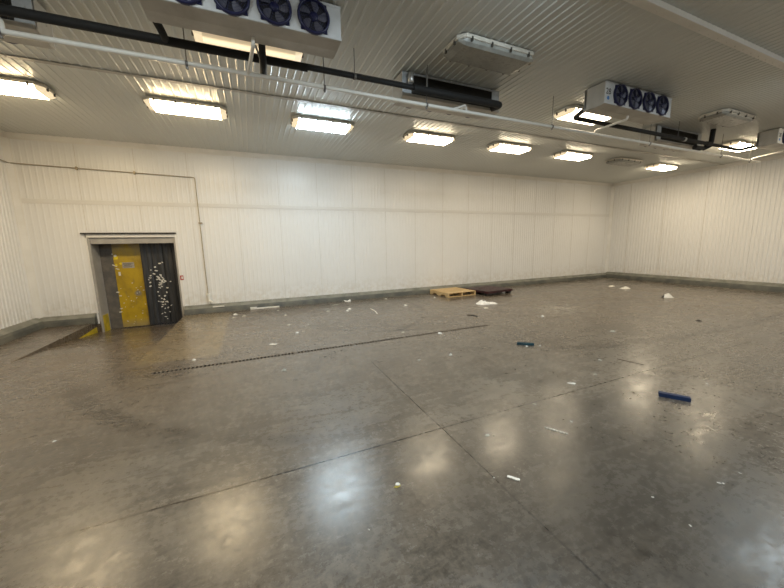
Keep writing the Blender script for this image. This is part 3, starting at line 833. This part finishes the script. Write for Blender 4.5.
def crumple(name, loc, rx, ry, h, mat, lab, cat, seed, rz=0, group=None):
    """a closed crumpled sheet: irregular outline, folded upper face, thin"""
    rnd = random.Random(seed); n = 12; rings = 4; vs, fs = [], []
    rad = [rnd.uniform(.62, 1.05) for _ in range(n)]
    for r in range(1, rings + 1):
        f = r / rings
        for k in range(n):
            t_ = 2 * PI * k / n
            z = h * (1 - f ** 2) * rnd.uniform(.35, 1.0) + (.0015 if r == rings else 0)
            vs.append((rx * rad[k] * f * math.cos(t_), ry * rad[k] * f * math.sin(t_), z))
    vs.append((0, 0, h * rnd.uniform(.6, 1)))
    for r in range(rings - 1):
        for k in range(n):
            k2 = (k + 1) % n; fs.append((r * n + k, r * n + k2, (r + 1) * n + k2, (r + 1) * n + k))
    for k in range(n): fs.append((len(vs) - 1, k, (k + 1) % n))
    base = len(vs)
    for k in range(n): x, y, z = vs[(rings - 1) * n + k]; vs.append((x, y, .0004))
    for k in range(n): fs.append(((rings - 1) * n + k, (rings - 1) * n + (k + 1) % n, base + (k + 1) % n, base + k))
    fs.append(tuple(range(base, base + n)))
    mb = MB(); mb.add(vs, fs); o = mb.build(name, M[mat]); o.location = (*loc, .0005 if len(loc) == 2 else 0); o.rotation_euler.z = rz
    return tag(o, lab, cat, group)
def strip(name, p0, p1, w, h, mat, lab, cat, curve=0):
    a, b = Vector((*p0, 0)), Vector((*p1, 0)); d = b - a; L = d.length; n = 8; mb = MB(); vs = []
    for i in range(n + 1):
        t_ = i / n; x = -L / 2 + L * t_; y = curve * math.sin(PI * t_); ww = w * (1 if 0 < i < n else .8); up = h * .25 * math.sin(1.5 * PI * t_) ** 2
        vs += [(x, y - ww / 2, .0005), (x, y + ww / 2, .0005), (x, y + ww / 2, h + up), (x, y - ww / 2, h + up)]
    fs = [(i * 4 + k, i * 4 + (k + 1) % 4, (i + 1) * 4 + (k + 1) % 4, (i + 1) * 4 + k) for i in range(n) for k in range(4)] + [(3, 2, 1, 0), (n * 4, n * 4 + 1, n * 4 + 2, n * 4 + 3)]
    mb.add(vs, fs); o = mb.build(name, M[mat]); o.location = (a + b) / 2; o.rotation_euler.z = math.atan2(d.y, d.x)
    return tag(o, lab, cat)
def crumb(loc, r, mat, lab, seed, name='paper_scrap', cat='litter', h=None):
    return crumple(name, loc, r, r * .7, h or r * .5, mat, lab, cat, seed, rz=seed * 1.3, group='litter on the floor')

# crumpled white bag: two lobes in one film
o = crumple('plastic_bag', (5.51, 6.74), .26, .17, .11, 'bag', 'crumpled white plastic bag on the floor in front of the pallets', 'plastic bag', 11, rz=-.7)
o2 = crumple('plastic_bag', (5.71, 6.66), .17, .11, .06, 'bag', 'flat trailing end of the white plastic bag', 'plastic bag', 23, rz=-.7)
# the trailing end is the same bag
o2.name = 'loose_end'; del o2['category']; del o2['label']
o2.parent = o; o2.matrix_parent_inverse = (Matrix.Translation(o.location) @ Matrix.Rotation(-.7, 4, 'Z')).inverted()

crumple('paper_sheet', (5.21, 6.27), .085, .05, .02, 'paper', 'small white paper scrap on the floor just in front of the white plastic bag', 'paper', 3)
crumple('paper_sheet', (11.50, 7.25), .21, .11, .03, 'paper', 'crumpled white paper closest to the far corner, leftmost of three sheets there', 'paper', 4, rz=.2)
crumple('paper_sheet', (11.28, 6.65), .19, .10, .08, 'paper', 'crumpled white paper with a raised corner, middle of three near the far corner', 'paper', 5, rz=-.4)
def tent(name, loc, L, w, h, mat, lab, cat, rz):
    mb = MB(); a = L / 2
    mb.add([(-a, -w, .001), (a, -w * .8, .001), (a * .3, .02, h), (-a * .55, 0, h * .75), (a * 1.25, .07, .012), (-a * .8, w * .8, .001), (a * .6, w, .001)],
           [(0, 1, 2, 3), (1, 4, 2), (3, 2, 6, 5), (2, 4, 6)])
    m_ = mb.build(name, M[mat]); s = m_.modifiers.new('thick', 'SOLIDIFY'); s.thickness = .003; s.offset = 1
    m_.location = (*loc, 0); m_.rotation_euler.z = rz; return tag(m_, lab, cat)
tent('paper_sheet', (10.42, 5.05), .27, .08, .12, 'paper', 'folded white paper standing up like a tent, rightmost of three near the far corner', 'paper', -.5)
# white board against the kerb, and the offcut by the valve
mb = MB(); mb.box(-.355, .355, -.028, .028, .001, .035); mb.box(-.36, -.20, -.03, .03, .035, .060)
o = mb.build('white_board', M['plastic_white'], bevel=.004); o.location = (.225, 8.985, 0); o.rotation_euler.z = -.015
tag(o, 'long white plastic batten lying at the foot of the back wall kerb', 'batten')
mb = MB(); mb.box(-.13, .13, -.012, .012, 0, .028)
o = mb.build('white_offcut', M['plastic_white'], bevel=.003); o.location = (-.86, 9.066, .126)
tag(o, 'short white offcut lying on the kerb beside the bottom of the wall pipe', 'batten')
# torn butterfly of paper near the kerb
mb = MB(); mb.add([(-.10, .03, .05), (-.02, -.03, .004), (-.08, -.06, .012), (.02, -.03, .004), (.10, .05, .055), (.09, -.05, .01), (0, .01, .02)],
                  [(0, 2, 1, 6), (3, 5, 4, 6), (1, 3, 6)])
o = mb.build('paper_scrap', M['paper']); s = o.modifiers.new('thick', 'SOLIDIFY'); s.thickness = .003; s.offset = 1; o.location = (2.42, 8.88, 0)
tag(o, 'torn white paper with two raised wings beside the back wall kerb', 'litter', 'litter on the floor')
strip('paper_strip', (1.90, 8.52), (2.08, 8.56), .03, .008, 'paper_grey', 'short pale strip near the kerb, left of the winged paper', 'strip')
strip('plastic_strip', (2.66, 7.60), (2.585, 6.9), .022, .006, 'plastic_white', 'thin pale strip lying across the floor left of the wooden pallet', 'strip', .03)
strip('plastic_strip', (2.222, 1.868), (2.312, 1.712), .011, .005, 'plastic_white', 'long thin cream stick lying on the floor left of the blue bar', 'strip')
strip('plastic_strip', (1.50, 1.54), (1.55, 1.475), .022, .006, 'plastic_white', 'short broad white strip lying beside the floor joint in the foreground', 'strip')
strip('rubber_strip', (4.33, 5.82), (4.42, 5.60), .05, .012, 'black_scrap', 'dark curved rubber strip between the white bag and the end of the drain', 'strip', .05)
strip('brown_splinter', (4.45, 2.65), (4.53, 2.36), .014, .005, 'brown', 'thin dark splinter on the floor above the warm reflection near the blue bar', 'splinter')
strip('paper_strip', (.16, 5.55), (.27, 5.50), .05, .006, 'paper', 'small white strip on the floor just behind the left half of the drain', 'strip')
crumple('candy_wrapper', (.775, 1.775), .028, .014, .014, 'wrapper_yellow', 'crumpled yellow and white wrapper on the floor in the foreground middle', 'wrapper', 8)
mb = MB(); mb.prism([(-.016, 0), (-.004, .016), (.012, .012), (.018, -.004), (.004, -.014)], .012, .017, 'z')
w = mb.build('white_end', M['paper'], bpy.data.objects['candy_wrapper'])
o = crumple('paper_scrap', (1.70, 1.985), .026, .020, .006, 'paper_grey', 'torn greyish paper lying alone near the joint crossing, left of the cream stick', 'litter', 14, group='litter on the floor')
crumb((1.742, 1.955), .010, 'paper_grey', 'tiny grey crumb touching the torn greyish paper on its right side', 15)
crumb((1.41, 1.57), .008, 'paper', 'tiny white crumb on the floor joint left of the short broad white strip', 16)
crumple('paper_scrap', (3.22, 2.38), .055, .028, .008, 'paper', 'flat white oval scrap on the floor below the teal bar', 'litter', 17, rz=-.6, group='litter on the floor')
crumb((2.51, 1.835), .016, 'paper', 'small white crumb at the upper right of the cream stick', 18)
crumb((2.475, 1.885), .014, 'brown', 'brown flake just left of the white crumb by the cream stick', 19)
crumb((3.59, 1.94), .028, 'brown', 'brown curled scrap in the warm floor reflection left of the blue bar', 20)
crumb((2.715, .913), .014, 'paper', 'white crumb in the right foreground, left one of a pair', 21)
crumb((2.735, .897), .011, 'paper', 'white crumb in the right foreground, right one of a pair', 22)
crumb((2.96, .90), .009, 'paper', 'tiny white crumb in the right foreground above and right of the pair', 23)
crumb((2.19, 1.02), .011, 'paper', 'white crumb in the right foreground below and left of the pair', 24)
crumb((2.15, .81), .010, 'paper', 'lowest white crumb in the right foreground', 25)
crumb((.49, 1.54), .007, 'paper', 'tiny white crumb in the foreground below the bluish floor reflection', 26)
crumb((-1.66, 3.47), .018, 'paper', 'lone white crumb on the left side of the floor near the pale joint', 27)
crumb((-.88, 5.26), .045, 'paper', 'white scrap on the pale slab just behind the left end of the drain', 28)
crumb((.27, 4.25), .040, 'paper_grey', 'grey nut-like lump on the floor in front of the left half of the drain', 29, h=.035)
crumb((.67, 6.08), .048, 'paper', 'white fleck on the floor behind the drain, halfway to the white batten', 30, h=.03)
crumb((-.47, 8.50), .075, 'paper', 'white scrap just below the kerb left of the white batten', 31)
crumb((-.49, 8.12), .05, 'paper_grey', 'pale flake in front of the scrap left of the white batten', 32)
crumb((.62, 7.80), .05, 'paper_grey', 'pale flake on the floor in front of the right end of the white batten', 33)
crumb((.60, 6.79), .05, 'paper_grey', 'pale flake on the brown floor between drain and white batten', 34)
crumb((.51, 8.50), .045, 'paper_grey', 'pale flake directly below the middle of the white batten', 35)
crumb((-.27, 8.2), .05, 'paper_grey', 'pale flake below the left end of the white batten', 36)
crumb((2.17, 7.80), .075, 'paper', 'white scrap on the floor in front of the winged paper', 37, h=.03)
crumb((2.06, 7.60), .05, 'paper', 'small white scrap in front of and left of the scrap below the winged paper', 38)
crumb((1.62, 7.77), .055, 'paper_grey', 'pale flake on the floor in front of the short pale strip by the kerb', 39)
crumb((3.63, 7.54), .060, 'paper', 'white fleck on the floor midway between thin pale strip and wooden pallet', 40)
crumb((3.56, 8.75), .060, 'paper_grey', 'pale flake near the kerb between winged paper and wooden pallet', 41)
crumb((4.93, 8.25), .060, 'paper', 'white fleck beside the left corner of the wooden pallet', 42)
crumb((3.00, 4.83), .055, 'paper', 'white scrap lying against the front edge of the drain near its right end', 43)
crumb((2.53, 3.79), .036, 'paper', 'white scrap on the floor in front of the right end of the drain', 44, h=.03)
crumb((2.62, 3.66), .018, 'black_scrap', 'dark speck to the right of the white scrap in front of the drain', 45)
crumb((2.03, 3.81), .028, 'paper_grey', 'pale flake on the floor in front of the middle of the drain', 46)
crumb((5.65, 4.96), .055, 'paper', 'white crumb alone on the floor behind the teal bar', 47, h=.04)
crumb((5.76, 3.54), .060, 'paper_grey', 'flat pale scrap on the open floor right of the teal bar', 48)
crumb((7.94, 3.28), .07, 'black_scrap', 'dark scrap beside the long tyre mark at the right', 49, h=.03)
crumb((3.80, 3.60), .026, 'paper', 'white bit touching the front of the teal bar', 50)
crumb((4.00, 3.53), .022, 'paper', 'white bit off the right end of the teal bar', 51)
crumb((4.21, 2.72), .028, 'paper_grey', 'pale fleck on the floor left of the thin dark splinter', 52)
crumb((3.69, 2.43), .026, 'paper_grey', 'faint pale flake between white oval scrap and warm reflection', 53)
crumb((4.53, 1.73), .020, 'paper', 'white crumb on the floor to the right of the blue bar', 54)
crumb((2.47, 2.21), .022, 'paper_grey', 'pale flake lying on the long floor joint', 55)
crumb((2.44, 5.20), .04, 'paper_grey', 'pale flake just behind the middle of the drain', 56)

# ------------------------------------------------------------------ world, camera, look
w = bpy.data.worlds.new('World'); sc.world = w; w.use_nodes = True
w.node_tree.nodes['Background'].inputs[0].default_value = (.02, .02, .02, 1)
cam = bpy.data.cameras.new('camera'); co = bpy.data.objects.new('camera', cam); COL.objects.link(co)
cam.sensor_fit = 'HORIZONTAL'; cam.sensor_width = 36; cam.lens = 322.64 / 784 * 36; cam.clip_start = .02; cam.clip_end = 200
p, r, y = (math.radians(a) for a in (8.7455, 1.1359, 23.2613))
f = Vector((math.sin(y) * math.cos(p), math.cos(y) * math.cos(p), -math.sin(p)))
rt = Vector((math.cos(y), -math.sin(y), 0)); dn = f.cross(rt)
cx = rt * math.cos(r) + dn * math.sin(r); cd = -rt * math.sin(r) + dn * math.cos(r)
co.matrix_world = Matrix(((cx.x, -cd.x, -f.x, 0), (cx.y, -cd.y, -f.y, 0), (cx.z, -cd.z, -f.z, 1.6), (0, 0, 0, 1)))
sc.camera = co
sc.view_settings.view_transform = 'Standard'; sc.view_settings.look = 'None'
sc.view_settings.gamma = 1; sc.view_settings.exposure = .86; sc.view_settings.use_curve_mapping = False
sc.cycles.use_denoising = True
sc.cycles.max_bounces = 8; sc.cycles.diffuse_bounces = 4; sc.cycles.glossy_bounces = 4
sc.cycles.sample_clamp_indirect = 6
sc.cycles.caustics_reflective = False
